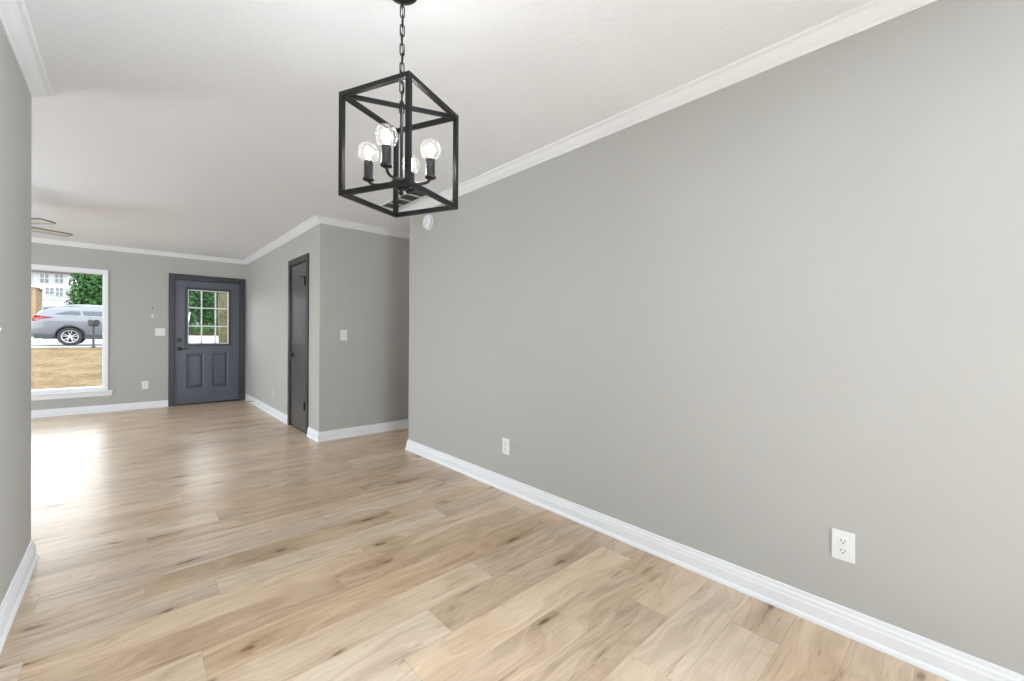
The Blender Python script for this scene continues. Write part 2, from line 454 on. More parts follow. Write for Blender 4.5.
BASE = [(0, 0), (.025, 0), (.025, .006), (.022, .015), (.016, .022), (.015, .062), (.012, .070), (.0115, .080), (.007, .088), (.006, .102), (0, .104)]
CROWN = [(0, 2.378), (.006, 2.378), (.009, 2.386), (.018, 2.392), (.030, 2.402), (.042, 2.417), (.052, 2.427), (.062, 2.430), (.068, 2.434), (.070, 2.44), (0, 2.44)]
def mould(name, path, prof, side, label, cat):
    b = MB(); b.sweep(path, prof, side)
    struct(b.build(name, m_trim), label, cat)
mould('baseboard_right', [(XR, YB), (XR, YR), (XR+T, YR)], BASE, 1, 'white baseboard along the long right wall', 'baseboard')
mould('baseboard_left', [(XL, 1.2), (XL, YL), (XL-T, YL)], BASE, -1, 'white baseboard on the wall stub at the left edge', 'baseboard')
mould('baseboard_corner', [(XH, DY0-.077), (XH, YN), (XE, YN)], BASE, -1, 'white baseboard wrapping the corner under the light switch', 'baseboard')
mould('baseboard_closet', [(XH, YF), (XH, DY1+.077)], BASE, -1, 'white baseboard between front door corner and closet door', 'baseboard')
mould('baseboard_front', [(XW, YF), (FX0-.068, YF)], BASE, -1, 'white baseboard under the picture window', 'baseboard')
mould('baseboard_hall', [(XR+T, YR), (XE, YR)], BASE, 1, 'white baseboard on the hall side wall', 'baseboard')
mould('trim_1', [(XR, YB), (XR, YR), (XR+T, YR)], CROWN, 1, 'white crown moulding along the long right wall', 'crown moulding')
mould('trim_2', [(XL, 1.2), (XL, YL), (XL-T, YL)], CROWN, -1, 'white crown moulding on the wall stub at the left', 'crown moulding')
mould('trim_3', [(XW, YF), (XH, YF), (XH, YN), (XE, YN)], CROWN, -1, 'white crown moulding over the front door, closet wall and corner', 'crown moulding')

# ---------------------------------------------------------------- picture window
def frame_xz(b, x0, x1, z0, z1, w, y0, y1, m=None, bev=0.0):
    b.box(x0, x1, y0, y1, z1-w, z1, m, bev); b.box(x0, x1, y0, y1, z0, z0+w, m, bev)
    b.box(x0, x0+w, y0, y1, z0+w, z1-w, m, bev); b.box(x1-w, x1, y0, y1, z0+w, z1-w, m, bev)
win = empty('window_1', (-1.4, YF, WZ0), 'large white framed picture window looking onto the street', 'window', kind='structure')
b = MB(); frame_xz(b, WX0-.02, WX1+.022, WZ0-.015, WZ1+.026, .042, YF-.016, YF+.002, bev=.003)
b.build('window_casing', m_trim, win)
b = MB(); frame_xz(b, WX0, WX1, WZ0, WZ1, .04, YF+.005, YF+.10, bev=.003)
b.box(-1.42, -1.38, YF+.03, YF+.09, WZ0+.04, WZ1-.04, None, .003)
b.build('window_frame', m_trim, win)
b = MB(); b.box(WX0-.07, WX1+.07, YF-.05, YF+.06, WZ0-.035, WZ0-.013, None, .004)
b.box(WX0-.06, WX1+.062, YF-.018, YF+.001, WZ0-.098, WZ0-.036, None, .004)
b.build('window_sill', m_trim, win)
b = MB(); b.box(WX0+.03, -1.40, YF+.058, YF+.062, WZ0+.03, WZ1-.03); b.box(-1.40, WX1-.03, YF+.058, YF+.062, WZ0+.03, WZ1-.03)
b.build('window_pane', m_pane, win)

def plain_window(name, label, axis, at, a0, a1, z0, z1):
    w = empty(name, (at if axis == 'x' else (a0+a1)/2, at if axis == 'y' else (a0+a1)/2, z0), label, 'window', kind='structure')
    fb, gb = MB(), MB()
    for k in range(2):
        c0 = a0 + (a1-a0)*k/2; c1 = a0 + (a1-a0)*(k+1)/2
        for (p0, p1, q0, q1) in ((c0, c1, z1-.05, z1), (c0, c1, z0, z0+.05), (c0, c0+.05, z0, z1), (c1-.05, c1, z0, z1)):
            if axis == 'y': fb.box(p0, p1, at-.10, at-.03, q0, q1)
            else: fb.box(at-.10, at-.03, p0, p1, q0, q1)
    if axis == 'y': gb.box(a0+.03, a1-.03, at-.068, at-.064, z0+.03, z1-.03)
    else: gb.box(at-.068, at-.064, a0+.03, a1-.03, z0+.03, z1-.03)
    fb.build('window_frame', m_trim, w); gb.build('window_pane', m_pane, w)
plain_window('added_window_2', 'unseen window added for light in the wall behind the camera', 'y', YB, 0, 1.3, .6, 2.25)  # unseen window, put in to let light reach the room
plain_window('added_window_3', 'unseen kitchen side window added for light behind the camera', 'x', XK, -.5, .9, .9, 2.1)  # unseen window, sized for the light it lets in
plain_window('added_window_5', 'unseen window added in the right wall to light the wall stub', 'x', XR+T+.02, -1.9, -.6, .6, 2.2)  # unseen opening put in to light the left wall stub
plain_window('window_4', 'side window of the living room', 'x', XW, 4.4, 7.4, .5, 2.3)

# ---------------------------------------------------------------- front door
def lever(parent, name, c, out, along, m, square=True, length=.115):
    """lever handle: c on the door face, out from the face, along the lever"""
    c, out, along = Vector(c), Vector(out), Vector(along); upz = Vector((0, 0, 1))
    b = MB()
    if square: b.obox(c+out*.005, out, along, upz, .005, .031, .031, m, .002)
    else: b.lathe([(0, 0), (.031, 0), (.031, .007), (.027, .010), (0, .010)], c, m, 24, out)
    b.lathe([(.011, .005), (.010, .050), (0, .050)], c, m, 16, out)
    b.tube([c+out*.045-along*.008, c+out*.047+along*.03, c+out*.046+along*(length*.7), c+out*.040+along*length], [.009, .0085, .0075, .006], m, 10)
    return b.build(name, None, parent)

fd = empty('door_1', (.985, YF, 0), 'slate grey front door with nine-pane glass in dark casing', 'door', kind='structure')
b = MB()
for (x0, x1, z0, z1) in ((FX0-.066, FX0+.004, 0, FZ+.072), (FX1-.004, FX1+.066, 0, FZ+.072), (FX0+.004, FX1-.004, FZ-.004, FZ+.072)):
    b.box(x0, x1, YF-.017, YF+.002, z0, z1, None, .003)
b.build('casing', m_casing, fd)
b = MB()
b.box(FX0, FX0+.02, YF+.002, YF+.15, 0, FZ); b.box(FX1-.02, FX1, YF+.002, YF+.15, 0, FZ); b.box(FX0+.02, FX1-.02, YF+.002, YF+.15, FZ-.02, FZ)
b.build('jamb', m_casing, fd)
b = MB(); b.box(FX0+.02, FX1-.02, YF-.004, YF+.15, 0, .022, None, .004)
b.build('threshold_or_shadow_strip', m_gunmetal, fd)
# leaf: slab with the glass opening left out and two pressed panels
LX0, LX1, LZ0, LZ1 = FX0+.022, FX1-.022, .026, FZ-.022
GX0, GX1, GZ0, GZ1 = .700, 1.270, .985, 1.885
LY0, LY1 = YF+.018, YF+.060
def slab_faces(b, holes, x0, x1, z0, z1, y):
    xs = sorted({x0, x1} | {h[0] for h in holes} | {h[1] for h in holes}); zs = sorted({z0, z1} | {h[2] for h in holes} | {h[3] for h in holes})
    for xa, xb in zip(xs, xs[1:]):
        for za, zb in zip(zs, zs[1:]):
            cx, cz = (xa+xb)/2, (za+zb)/2
            if any(h[0] < cx < h[1] and h[2] < cz < h[3] for h in holes): continue
            b.face(((xa, y, za), (xb, y, za), (xb, y, zb), (xa, y, zb)))
panels = [(.692, .925, .268, .832), (1.038, 1.262, .268, .832)]
glass = (GX0, GX1, GZ0, GZ1)
b = MB()
slab_faces(b, panels+[glass], LX0, LX1, LZ0, LZ1, LY0)
slab_faces(b, [glass], LX0, LX1, LZ0, LZ1, LY1)
def loop_strip(b, rect0, y0, rect1, y1, m=None):
    (a0, a1, c0, c1), (d0, d1, e0, e1) = rect0, rect1
    A = [(a0, y0, c0), (a1, y0, c0), (a1, y0, c1), (a0, y0, c1)]; B = [(d0, y1, e0), (d1, y1, e0), (d1, y1, e1), (d0, y1, e1)]
    for i in range(4): b.face((A[i], A[(i+1) % 4], B[(i+1) % 4], B[i]), m)
def inset(r, d): return (r[0]+d, r[1]-d, r[2]+d, r[3]-d)
loop_strip(b, (LX0, LX1, LZ0, LZ1), LY0, (LX0, LX1, LZ0, LZ1), LY1)
loop_strip(b, glass, LY0, glass, LY1)
for p in panels:
    loop_strip(b, p, LY0, inset(p, .014), LY0+.012); loop_strip(b, inset(p, .014), LY0+.012, inset(p, .022), LY0+.012)
    loop_strip(b, inset(p, .022), LY0+.012, inset(p, .052), LY0+.002)
    q = inset(p, .052); b.face(((q[0], LY0+.002, q[2]), (q[1], LY0+.002, q[2]), (q[1], LY0+.002, q[3]), (q[0], LY0+.002, q[3])))
bmesh.ops.remove_doubles(b.bm, verts=b.bm.verts[:], dist=1e-5)
leaf = b.build('door_leaf', m_door, fd)
b = MB(); g = glass; w = .030
frame_xz(b, g[0]-w, g[1]+w, g[2]-w, g[3]+w, w+.006, LY0-.010, LY0+.004, bev=.003)
b.build('glass_surround', m_casing, leaf)
b = MB(); frame_xz(b, g[0]+.006, g[1]-.006, g[2]+.006, g[3]-.006, .013, LY0+.012, LY0+.026, m_trim)
for k in (1, 2):
    x = g[0] + (g[1]-g[0])*k/3; z = g[2] + (g[3]-g[2])*k/3
    b.box(x-.0095, x+.0095, LY0+.012, LY0+.026, g[2]+.006, g[3]-.006); b.box(g[0]+.006, g[1]-.006, LY0+.0125, LY0+.0255, z-.0095, z+.0095)
tag(b.build('glazing_bars', m_trim, leaf), 'white glazing bars dividing the glass in nine')
b = MB(); b.box(g[0]+.004, g[1]-.004, LY0+.017, LY0+.021, g[2]+.004, g[3]-.004)
b.build('door_pane', m_pane, leaf)
lever(leaf, 'door_handle', (.602, LY0, .915), (0, -1, 0), (1, 0, 0), m_black)
b = MB(); b.obox((.602, LY0-.006, 1.055), (0, 1, 0), (1, 0, 0), (0, 0, 1), .006, .031, .031, m_black, .002)
b.obox((.602, LY0-.020, 1.055), (0, 1, 0), (1, 0, 0), (0, 0, 1), .010, .006, .018, m_black, .002)
b.build('deadbolt', None, leaf)

# ---------------------------------------------------------------- closet door
cd = empty('door_2', (XH, (DY0+DY1)/2, 0), 'narrow charcoal flush closet door with black lever handle', 'door', kind='structure')
b = MB()
for (y0, y1, z0, z1) in ((DY0-.072, DY0+.004, 0, DZ+.07), (DY1-.004, DY1+.072, 0, DZ+.07), (DY0+.004, DY1-.004, DZ-.004, DZ+.07)):
    b.box(XH-.018, XH+.002, y0, y1, z0, z1, None, .003)
b.build('casing', m_casing, cd)
b = MB()
b.box(XH+.002, XH+T, DY0, DY0+.012, 0, DZ); b.box(XH+.002, XH+T, DY1-.012, DY1, 0, DZ); b.box(XH+.002, XH+T, DY0+.012, DY1-.012, DZ-.012, DZ)
b.build('jamb', m_casing, cd)
b = MB(); b.box(XH+.004, XH+T, DY0+.012, DY1-.012, 0, .023, m_black); b.build('threshold_or_shadow_strip', None, cd)  # black strip paints the shadow gap under the leaf
b = MB(); b.box(XH+.001, XH+.036, DY0+.015, DY1-.015, .026, DZ-.015, None, .002)
cl = b.build('door_leaf', m_closet, cd)
lever(cl, 'door_handle', (XH+.001, DY1-.075, .915), (-1, 0, 0), (0, -1, 0), m_black, False, .13)
for z in (1.79, .33):
    b = MB(); b.lathe([(0, -.046), (.009, -.05), (.009, .05), (0, .05)], (XH-.022, DY0+.014, z), m_black, 12)
    b.box(XH-.022, XH-.001, DY0+.010, DY0+.018, z-.044, z+.044, m_black)
    b.box(XH-.003, XH+.0015, DY0+.006, DY0+.045, z-.044, z+.044, m_black)
    b.build('hinge', None, cl)
b = MB(); b.tube([(XH-.004, DY0+.012, 1.845), (XH-.030, DY0+.05, 1.848), (XH-.034, DY0+.11, 1.848)], .005, m_black, 8)
b.lathe([(0, 0), (.010, 0), (.010, .01), (0, .01)], (XH-.034, DY0+.105, 1.848), m_black, 12, (0, 1, 0))
b.lathe([(0, -.004), (.012, -.004), (.012, .004), (0, .004)], (XH-.004, DY0+.012, 1.845), m_black, 12)
tag(b.build('hinge_stop', None, cl), 'small black hinge stop above the top hinge')

# ---------------------------------------------------------------- wall plates
def wall_frame(c, n):
    c, n = Vector(c), Vector(n); t = Vector((0, 0, 1)).cross(n).normalized()
    return c, n, t, Vector((0, 0, 1))
def plate(parent, c, n, w, h, mat, d=.006, name='face_plate'):
    c, n, t, z = wall_frame(c, n); b = MB(); b.obox(c+n*d/2, t, z, n, w/2, h/2, d/2, mat, .002)
    return b.build(name, None, parent)
def outlet(c, n, label, w=.074, h=.118, mat=None, group=None):
    mat = mat or m_plastic
    t_ = empty('power_outlet', c, label, 'outlet', group)
    plate(t_, c, n, w, h, mat)
    c, n, t, z = wall_frame(c, n)
    for s in (1, -1):
        b = MB(); q = c + z*.0195*s
        vs = []
        k = 24
        pts = []
        for i in range(k):      # round receptacle with flattened top and bottom
            a = 2*PI*i/k; pts.append((.0172*math.cos(a), max(-.0142, min(.0142, .0172*math.sin(a)))))
        A = [b.bm.verts.new(q + t*u + z*v + n*.006) for u, v in pts]; B = [b.bm.verts.new(q + t*u + z*v + n*.0085) for u, v in pts]
        b.slot(mat); b.bm.faces.new(B)
        for i in range(k): b.bm.faces.new((A[i], A[(i+1) % k], B[(i+1) % k], B[i]))
        rec = b.build('receptacle', None, t_)
        b = MB()
        for u, v, hu, hv in ((-.0065, .003, .0013, .0042), (.0065, .003, .0013, .0036)):
            b.obox(q + t*u + z*v + n*.0085, t, z, n, hu, hv, .0004, m_slot)
        b.lathe([(0, 0), (.0027, 0), (.0027, .0006), (0, .0006)], q - z*.0075 + n*.0083, m_slot, 12, n)
        tag(b.build('contact_slots', None, rec), 'dark contact slots')
    b = MB(); b.lathe([(.003, 0), (.003, .0012), (0, .0016)], c + n*.006, m_trim, 12, n)
    b.build('cover_screw', None, t_)
    return t_
outlet((XR, .328, .347), (-1, 0, 0), 'white wall outlet low on the right wall, the nearest and largest one')
outlet((XR, 2.360, .335), (-1, 0, 0), 'white wall outlet low on the right wall, farther along towards the hall')
outlet((.186, YF, .362), (0, -1, 0), 'white wall outlet between the picture window and the front door')
outlet((XH, 6.69, .33), (-1, 0, 0), 'outlet painted the wall colour, between front door and closet door', mat=m_paintedplate)

def switch(c, n, label, gangs=1, w=.075, h=.118):
    t_ = empty('light_switch', c, label, 'light switch')
    plate(t_, c, n, w, h, m_plastic)
    c, n, t, z = wall_frame(c, n)
    for g_ in range(gangs):
        q = c + t*(.046*(g_-(gangs-1)/2))
        b = MB(); b.obox(q + n*.0065, t, z, n, .006, .0125, .0015, m_plastic)
        b.obox(q + n*.011 + z*.003, t, (z+n*.5).normalized(), (n-z*.5).normalized(), .0038, .005, .007, m_plastic, .001)
        b.build('toggle', None, t_)
        for s in (1, -1):
            b = MB(); b.lathe([(.003, 0), (.003, .0012), (0, .0016)], q + z*.030*s + n*.006, m_trim, 10, n)
            b.build('cover_screw', None, t_)
switch((1.790, YN, 1.162), (0, -1, 0), 'white single light switch on the wall beside the hall opening')
switch((.363, YF, 1.181), (0, -1, 0), 'white double light switch left of the front door', 2, .121, .118)
switch((XL, 2.44, 1.185), (1, 0, 0), 'light switch at the very left edge of the picture')

# tiny unidentified marks above the double switch, built as hook and anchor
sn = empty('wall_hook', (.271, YF, 1.50), 'tiny grey and white hook on the wall above the double switch', 'hook')
b = MB(); b.box(.259, .283, YF-.007, YF, 1.405, 1.455, m_plastic, .002); b.build('back_plate', None, sn)
b = MB(); b.tube([(.271, YF-.007, 1.425), (.271, YF-.022, 1.420), (.271, YF-.028, 1.430), (.271, YF-.026, 1.440)], .003, m_plastic, 8); b.build('hook_arm', None, sn)
pk = MB(); pk.lathe([(0, 0), (.009, 0), (.009, .004), (.004, .007), (0, .008)], (.271, YF, 1.556), m_gunmetal, 14, (0, -1, 0))
tag(pk.build('wall_anchor', None, None), 'tiny dark screw anchor in the wall above the double switch', 'screw')

# round white detector on the right wall
sd = empty('smoke_detector', (XR, 3.49, 2.248), 'round white smoke detector high on the right wall below the lantern', 'smoke detector')
b = MB(); b.lathe([(0, 0), (.074, 0), (.076, .004), (.074, .010), (.066, .012)], (XR, 3.49, 2.248), m_plastic, 40, (-1, 0, 0)); b.build('mounting_ring', None, sd)
b = MB(); b.lathe([(.060, .010), (.062, .014), (.060, .016)], (XR, 3.49, 2.248), m_slot, 40, (-1, 0, 0)); tag(b.build('vent_gap', None, sd), 'dark vent gap round the rim')
b = MB(); b.lathe([(.066, .016), (.068, .022), (.062, .032), (.046, .040), (.030, .042), (.028, .039), (0, .039)], (XR, 3.49, 2.248), m_plastic, 40, (-1, 0, 0)); b.build('cover', None, sd)

# spring stop on the closet-wall baseboard
b = MB()
pts = []
for i in range(73):
    a = i/72*2*PI*9; pts.append((XH-.014-.062*i/72, 7.93+.0055*math.cos(a), .058+.0055*math.sin(a)))
b.tube(pts, .0016, m_gunmetal, 5)
b.lathe([(0, 0), (.009, 0), (.009, .004), (0, .004)], (XH-.012, 7.93, .058), m_gunmetal, 12, (-1, 0, 0))
b.lathe([(0, 0), (.0085, 0), (.0085, .014), (.006, .018), (0, .018)], (XH-.074, 7.93, .058), m_black, 12, (-1, 0, 0))
tag(b.build('door_stop', None, None), 'dark spring door stop on the baseboard near the front door corner', 'door stop')

# ceiling return grille behind the lantern
gx0, gx1, gy0, gy1 = 1.822, 1.980, 3.235, 3.915
vt = empty('ceiling_vent', ((gx0+gx1)/2, (gy0+gy1)/2, ZC), 'long louvred vent in the ceiling seen through the lantern', 'ceiling vent')
b = MB(); b.box(gx0, gx1, gy0, gy1, ZC-.001, ZC-.0002); tag(b.build('duct_opening', m_slot, vt), 'dark opening behind the louvres')
b = MB(); w = .012
b.box(gx0-w, gx0+w*.4, gy0-w, gy1+w, ZC-.007, ZC); b.box(gx1-w*.4, gx1+w, gy0-w, gy1+w, ZC-.007, ZC)
b.box(gx0, gx1, gy0-w, gy0+w*.4, ZC-.007, ZC); b.box(gx0, gx1, gy1-w*.4, gy1+w, ZC-.007, ZC)
for k in (1, 2, 3):
    y = gy0+(gy1-gy0)*k/4; b.box(gx0, gx1, y-.009, y+.009, ZC-.008, ZC-.001)
b.build('grille_frame', m_trim, vt)
m_louvre = mottled('grey_louvre', (.36, .36, .35, 1), .5, .05, 20)
for k in range(6):
    b = MB(); x = gx0+.018+(gx1-gx0-.036)*k/5
    b.obox((x, (gy0+gy1)/2, ZC-.005), (1, 0, .9), (0, 1, 0), (-.9, 0, 1), .012, (gy1-gy0)/2-.004, .0007, m_louvre)
    b.build('louvre', None, vt)

# ---------------------------------------------------------------- ceiling fan (tips of two blades show past the wall stub)
fc = Vector((-.936, 5.859, ZC)); ZB = 2.15
fan = empty('ceiling_fan', fc, 'white ceiling fan behind the wall stub, two blade tips showing', 'ceiling fan')
b = MB(); b.lathe([(0, 0), (.075, 0), (.07, -.03), (.03, -.05), (0, -.05)], fc, m_trim, 28); b.build('canopy', None, fan)
b = MB(); b.lathe([(.011, -.04), (.011, -.17), (0, -.17)], fc, m_trim, 16); b.build('downrod', None, fan)
b = MB(); b.lathe([(0, -.15), (.05, -.155), (.10, -.18), (.11, -.21), (.11, -.26), (.09, -.29), (0, -.29)], fc, m_trim, 32); b.build('motor_housing', None, fan)
b = MB(); b.lathe([(0, -.365), (.04, -.36), (.075, -.33), (.085, -.29), (0, -.29)], fc, m_bulb, 28); b.build('light_bowl', m_plastic, fan)
for k in range(5):
    a = math.radians(29.5 + 72*k); d = Vector((math.cos(a), math.sin(a), 0)); s_ = Vector((-math.sin(a), math.cos(a), 0))
    tilt = math.radians(-4); sv = (s_*math.cos(tilt) + Vector((0, 0, 1))*math.sin(tilt)).normalized(); nv = d.cross(sv)
    c = Vector((fc.x, fc.y, ZB))
    b = MB(); out = []
    for r_, hw in ((.15, .050), (.22, .064), (.40, .064), (.54, .064), (.562, .056), (.570, .042), (.571, .0)): out.append((r_, hw))
    ring = [(r_, hw) for r_, hw in out] + [(r_, -hw) for r_, hw in reversed(out[:-1])]
    A = [b.bm.verts.new(c + d*u + sv*v + nv*.0035) for u, v in ring]; B = [b.bm.verts.new(c + d*u + sv*v - nv*.0035) for u, v in ring]
    k0, k1 = b.slot(m_blade), b.slot(m_bladeedge)
    for F in (A, B): f = b.bm.faces.new(F); f.material_index = k0
    for i in range(len(A)): f = b.bm.faces.new((A[i], A[(i+1) % len(A)], B[(i+1) % len(A)], B[i])); f.material_index = k1
    b.tube([c + d*u + sv*v - nv*.003 for u, v in ring], .0042, m_bladeedge, 6, closed=True)  # raised dark line draws the shaded blade edge
    bl = b.build('fan_blade', None, fan)
    b = MB(); b.bar(c+d*.07+nv*.004, c+d*.22+nv*.005, .03, .005, m_trim); b.build('blade_bracket', None, bl)

# ---------------------------------------------------------------- lantern
LC = Vector((.741, 1.420, 0)); LA = math.radians(-21.50); LS = .304; LZB, LZT = 1.665, 2.0275; BW = .016
ch = empty('lantern_chandelier', (LC.x, LC.y, LZB), 'black open box lantern with four globe bulbs on a chain', 'chandelier')
def corner(k, z, inset_=BW/2):
    r_ = (LS - 2*inset_)/math.sqrt(2); a = LA + k*PI/2
    return Vector((LC.x + r_*math.cos(a), LC.y + r_*math.sin(a), z))
e0 = (corner(1, 0)-corner(0, 0)).normalized()
for k in range(4):
    b = MB(); p = corner(k, 0)
    b.obox((p.x, p.y, (LZB+LZT)/2), e0, Vector((-e0.y, e0.x, 0)), (0, 0, 1), BW/2, BW/2, (LZT-LZB)/2, m_black, .001)
    b.build('frame_post', None, ch)
for z in (LZB+BW/2, LZT-BW/2):
    for k in range(4):
        p, q = corner(k, z), corner((k+1) % 4, z); d = (q-p).normalized()
        b = MB(); b.bar(p+d*BW/2, q-d*BW/2, BW, BW, m_black, .001); b.build('frame_rail', None, ch)
zt = LZT-BW/2
p, q = corner(0, zt), corner(2, zt); d = (q-p).normalized()
b = MB(); b.bar(p+d*BW*.6, q-d*BW*.6, BW, .012, m_black, .001); b.build('cross_bar', None, ch)
HZ = 1.735
b = MB(); b.lathe([(0, LZT+.012), (.006, LZT+.012), (.010, LZT), (.010, LZT-.03), (.0058, LZT-.034), (.0058, HZ+.02), (.012, HZ+.016)], (LC.x, LC.y, 0), m_gunmetal, 16)
b.build('stem', None, ch)
b = MB(); b.lathe([(0, HZ+.020), (.012, HZ+.020), (.028, HZ+.014), (.036, HZ+.006), (.036, HZ-.008), (.026, HZ-.018), (.009, HZ-.020), (.007, HZ-.030), (.010, HZ-.034), (.006, HZ-.042), (0, HZ-.044)], (LC.x, LC.y, 0), m_black, 28)
b.build('hub', None, ch)
BR = .118; BC = 1.852; BRAD = .0385
for k in range(4):
    a = math.radians(-48.4) + k*PI/2; d = Vector((math.cos(a), math.sin(a), 0)); c = Vector((LC.x-.009, LC.y-.001, 0)) + d*BR
    zs = BC-.034; ze = zs-.066
    b = MB(); o = Vector((LC.x, LC.y, 0)); 
    pts = [o+d*.022+Vector((0, 0, HZ))]
    for t in range(0, 9):
        th = t/8*PI/2; pts.append(c - d*.030 + d*.030*math.sin(th) + Vector((0, 0, HZ-.004 + .022*(1-math.cos(th)))))
    pts.append(c + Vector((0, 0, ze)))
    b.tube(pts, .0052, m_black, 10); arm = b.build('arm', None, ch)
    b = MB(); b.lathe([(0, ze-.006), (.013, ze-.006), (.020, ze-.002), (.020, ze+.003), (.016, ze+.006), (.0165, zs-.001), (.0155, zs), (.013, zs), (.013, zs-.01), (0, zs-.01)], c, m_gunmetal, 24)
    b.build('socket', None, arm)
    b = MB(); prof = [(.0125, zs-.008), (.0125, zs+.001)]
    for t in range(1, 15):
        th = PI - math.asin(.0125/BRAD) - (PI-math.asin(.0125/BRAD))*t/14
        prof.append((BRAD*math.sin(th) if t < 14 else 0, BC - BRAD*math.cos(PI-th) if False else BC + BRAD*math.cos(th)))
    b.lathe(prof, c, m_bulb, 32)
    bulb = b.build('globe_bulb', None, ch)
    b = MB()
    for j in range(6):
        t = 2*PI*j/6; r0_, r1_ = .007, .013
        b.tube([c+Vector((r0_*math.cos(t), r0_*math.sin(t), BC-.020)), c+Vector((r1_*math.cos(t+.3), r1_*math.sin(t+.3), BC)), c+Vector((r0_*math.cos(t+.6), r0_*math.sin(t+.6), BC+.018))], .0016, m_fil, 6)
    tag(b.build('filament', None, bulb), 'glowing filaments')
    b = MB(); b.lathe([(.006, zs), (.005, BC-.026), (.002, BC-.02), (0, BC-.02)], c, m_plastic, 12); b.build('glass_stem', None, bulb)
    ld = bpy.data.lights.new('bulb_light', 'POINT'); ld.energy = 1.3; ld.color = (1, .96, .9); ld.shadow_soft_size = .016
    lo = bpy.data.objects.new('bulb_light', ld); col.objects.link(lo); lo.location = c + Vector((0, 0, BC)); lo.parent = ch; lo.matrix_parent_inverse = inverse_of(ch)
# chain and canopy
b = MB(); b.lathe([(0, ZC), (.056, ZC), (.0565, ZC-.004), (.052, ZC-.009), (.030, ZC-.013), (.008, ZC-.015), (.007, ZC-.024), (0, ZC-.024)], (LC.x, LC.y, 0), m_black, 36)
b.build('ceiling_canopy', None, ch)
def link_pts(c, a, L, w):
    d = Vector((math.cos(a), math.sin(a), 0)); pts = []
    for i in range(20):
        t = 2*PI*i/20; sx = math.cos(t)*w; sz = math.sin(t)*w + (L-w if math.sin(t) > 0 else -(L-w))*(1 if abs(math.sin(t)) > .01 else 0)
        pts.append(c + d*sx + Vector((0, 0, sz)))
    return pts
ztop, zbot = ZC-.020, LZT+.010
nl = 11; pitch = (ztop-zbot)/nl
for i in range(nl):
    b = MB(); c = Vector((LC.x, LC.y, zbot + pitch*(i+.5)))
    b.tube(link_pts(c, math.radians(-20 if i % 2 else 70), pitch*.5+.0045,   .0072), .0023, m_black, 7, closed=True)
    b.build('chain_link', None, ch)
b = MB(); pts = []
for i in range(30):
    t = i/29; pts.append((LC.x+.004*math.sin(t*19), LC.y+.004*math.cos(t*19), zbot-.005+(ztop-zbot+.01)*t))
b.tube(pts, .0015, m_black, 6); b.build('lamp_cord', None, ch)

# ================================================================= outside
def rough_ground(name, c1, c2, scale, rough=.95, fine=40):
    m, n, l, b_ = base(name, c1, rough, spec=.1)
    t = n.new('ShaderNodeTexCoord'); a = n.new('ShaderNodeTexNoise'); a.inputs['Scale'].default_value = scale; a.inputs['Detail'].default_value = 6
    f = n.new('ShaderNodeTexNoise'); f.inputs['Scale'].default_value = fine; f.inputs['Detail'].default_value = 4
    l.new(t.outputs['Object'], a.inputs['Vector']); l.new(t.outputs['Object'], f.inputs['Vector'])
    ad = n.new('ShaderNodeMath'); ad.operation = 'MULTIPLY_ADD'; ad.inputs[1].default_value = .6; l.new(f.outputs['Fac'], ad.inputs[0])
    mu = n.new('ShaderNodeMath'); mu.operation = 'MULTIPLY'; mu.inputs[1].default_value = .4; l.new(a.outputs['Fac'], mu.inputs[0]); l.new(mu.outputs[0], ad.inputs[2])
    r = n.new('ShaderNodeValToRGB'); l.new(ad.outputs[0], r.inputs[0])
    r.color_ramp.elements[0].position = .38; r.color_ramp.elements[0].color = c2
    r.color_ramp.elements[1].position = .62; r.color_ramp.elements[1].color = c1
    l.new(r.outputs[0], b_.inputs['Base Color'])
    return m
m_straw = rough_ground('dry_straw_lawn', (.21, .147, .080, 1), (.09, .058, .026, 1), 1.2, fine=13)
m_conc = rough_ground('pale_concrete', (.30, .295, .285, 1), (.26, .255, .245, 1), .8, fine=25)
m_bank = rough_ground('leafy_bank', (.06, .046, .026, 1), (.02, .027, .011, 1), 1.5, fine=12)

def terrain(name, xs, prof, mat, label, bumpy=0.0, zfun=None):
    """strip of ground: prof is a list of (y, z), solid 0.4 m below"""
    bm = bmesh.new(); rows = []
    for y, z in prof:
        rows.append([bm.verts.new((x, y, z + (noise.noise(Vector((x*.6, y*.6, 0)))*bumpy if bumpy else 0))) for x in xs])
    for A, B in zip(rows, rows[1:]):
        for i in range(len(xs)-1): f = bm.faces.new((A[i], A[i+1], B[i+1], B[i])); f.smooth = True
    ret = bmesh.ops.extrude_face_region(bm, geom=bm.faces[:])
    for v in [g_ for g_ in ret['geom'] if isinstance(g_, bmesh.types.BMVert)]: v.co.z -= .4
    bmesh.ops.recalc_face_normals(bm, faces=bm.faces[:])
    me = bpy.data.meshes.new(name); bm.to_mesh(me); bm.free(); me.materials.append(mat)
    o = bpy.data.objects.new(name, me); col.objects.link(o); struct(o, label, 'ground'); return o
xs = [-30+i*1.0 for i in range(61)]
def lawn_z(y): return -.30 + (.60+.30)*max(0, (y-8.9)/(22.0-8.9))
terrain('lawn', xs, [(YF+T2+.02+ (22.0-YF-T2-.02)*i/26, lawn_z(YF+T2+ (22.0-YF-T2)*i/26)) for i in range(27)], m_straw, 'straw coloured dry lawn between the house and the street', .03)
terrain('street', [-60, 0, 60], [(22.02, .60), (27.5, .64)], m_conc, 'pale concrete street where the car is parked')
def hill_z(y): return .64 + .0835*(y-27.5)
terrain('driveway', [-60, -20, 0, 60], [(27.52, .64), (32, hill_z(32)), (60, hill_z(60)), (100, hill_z(100))], m_conc, 'pale concrete driveway rising behind the parked car')
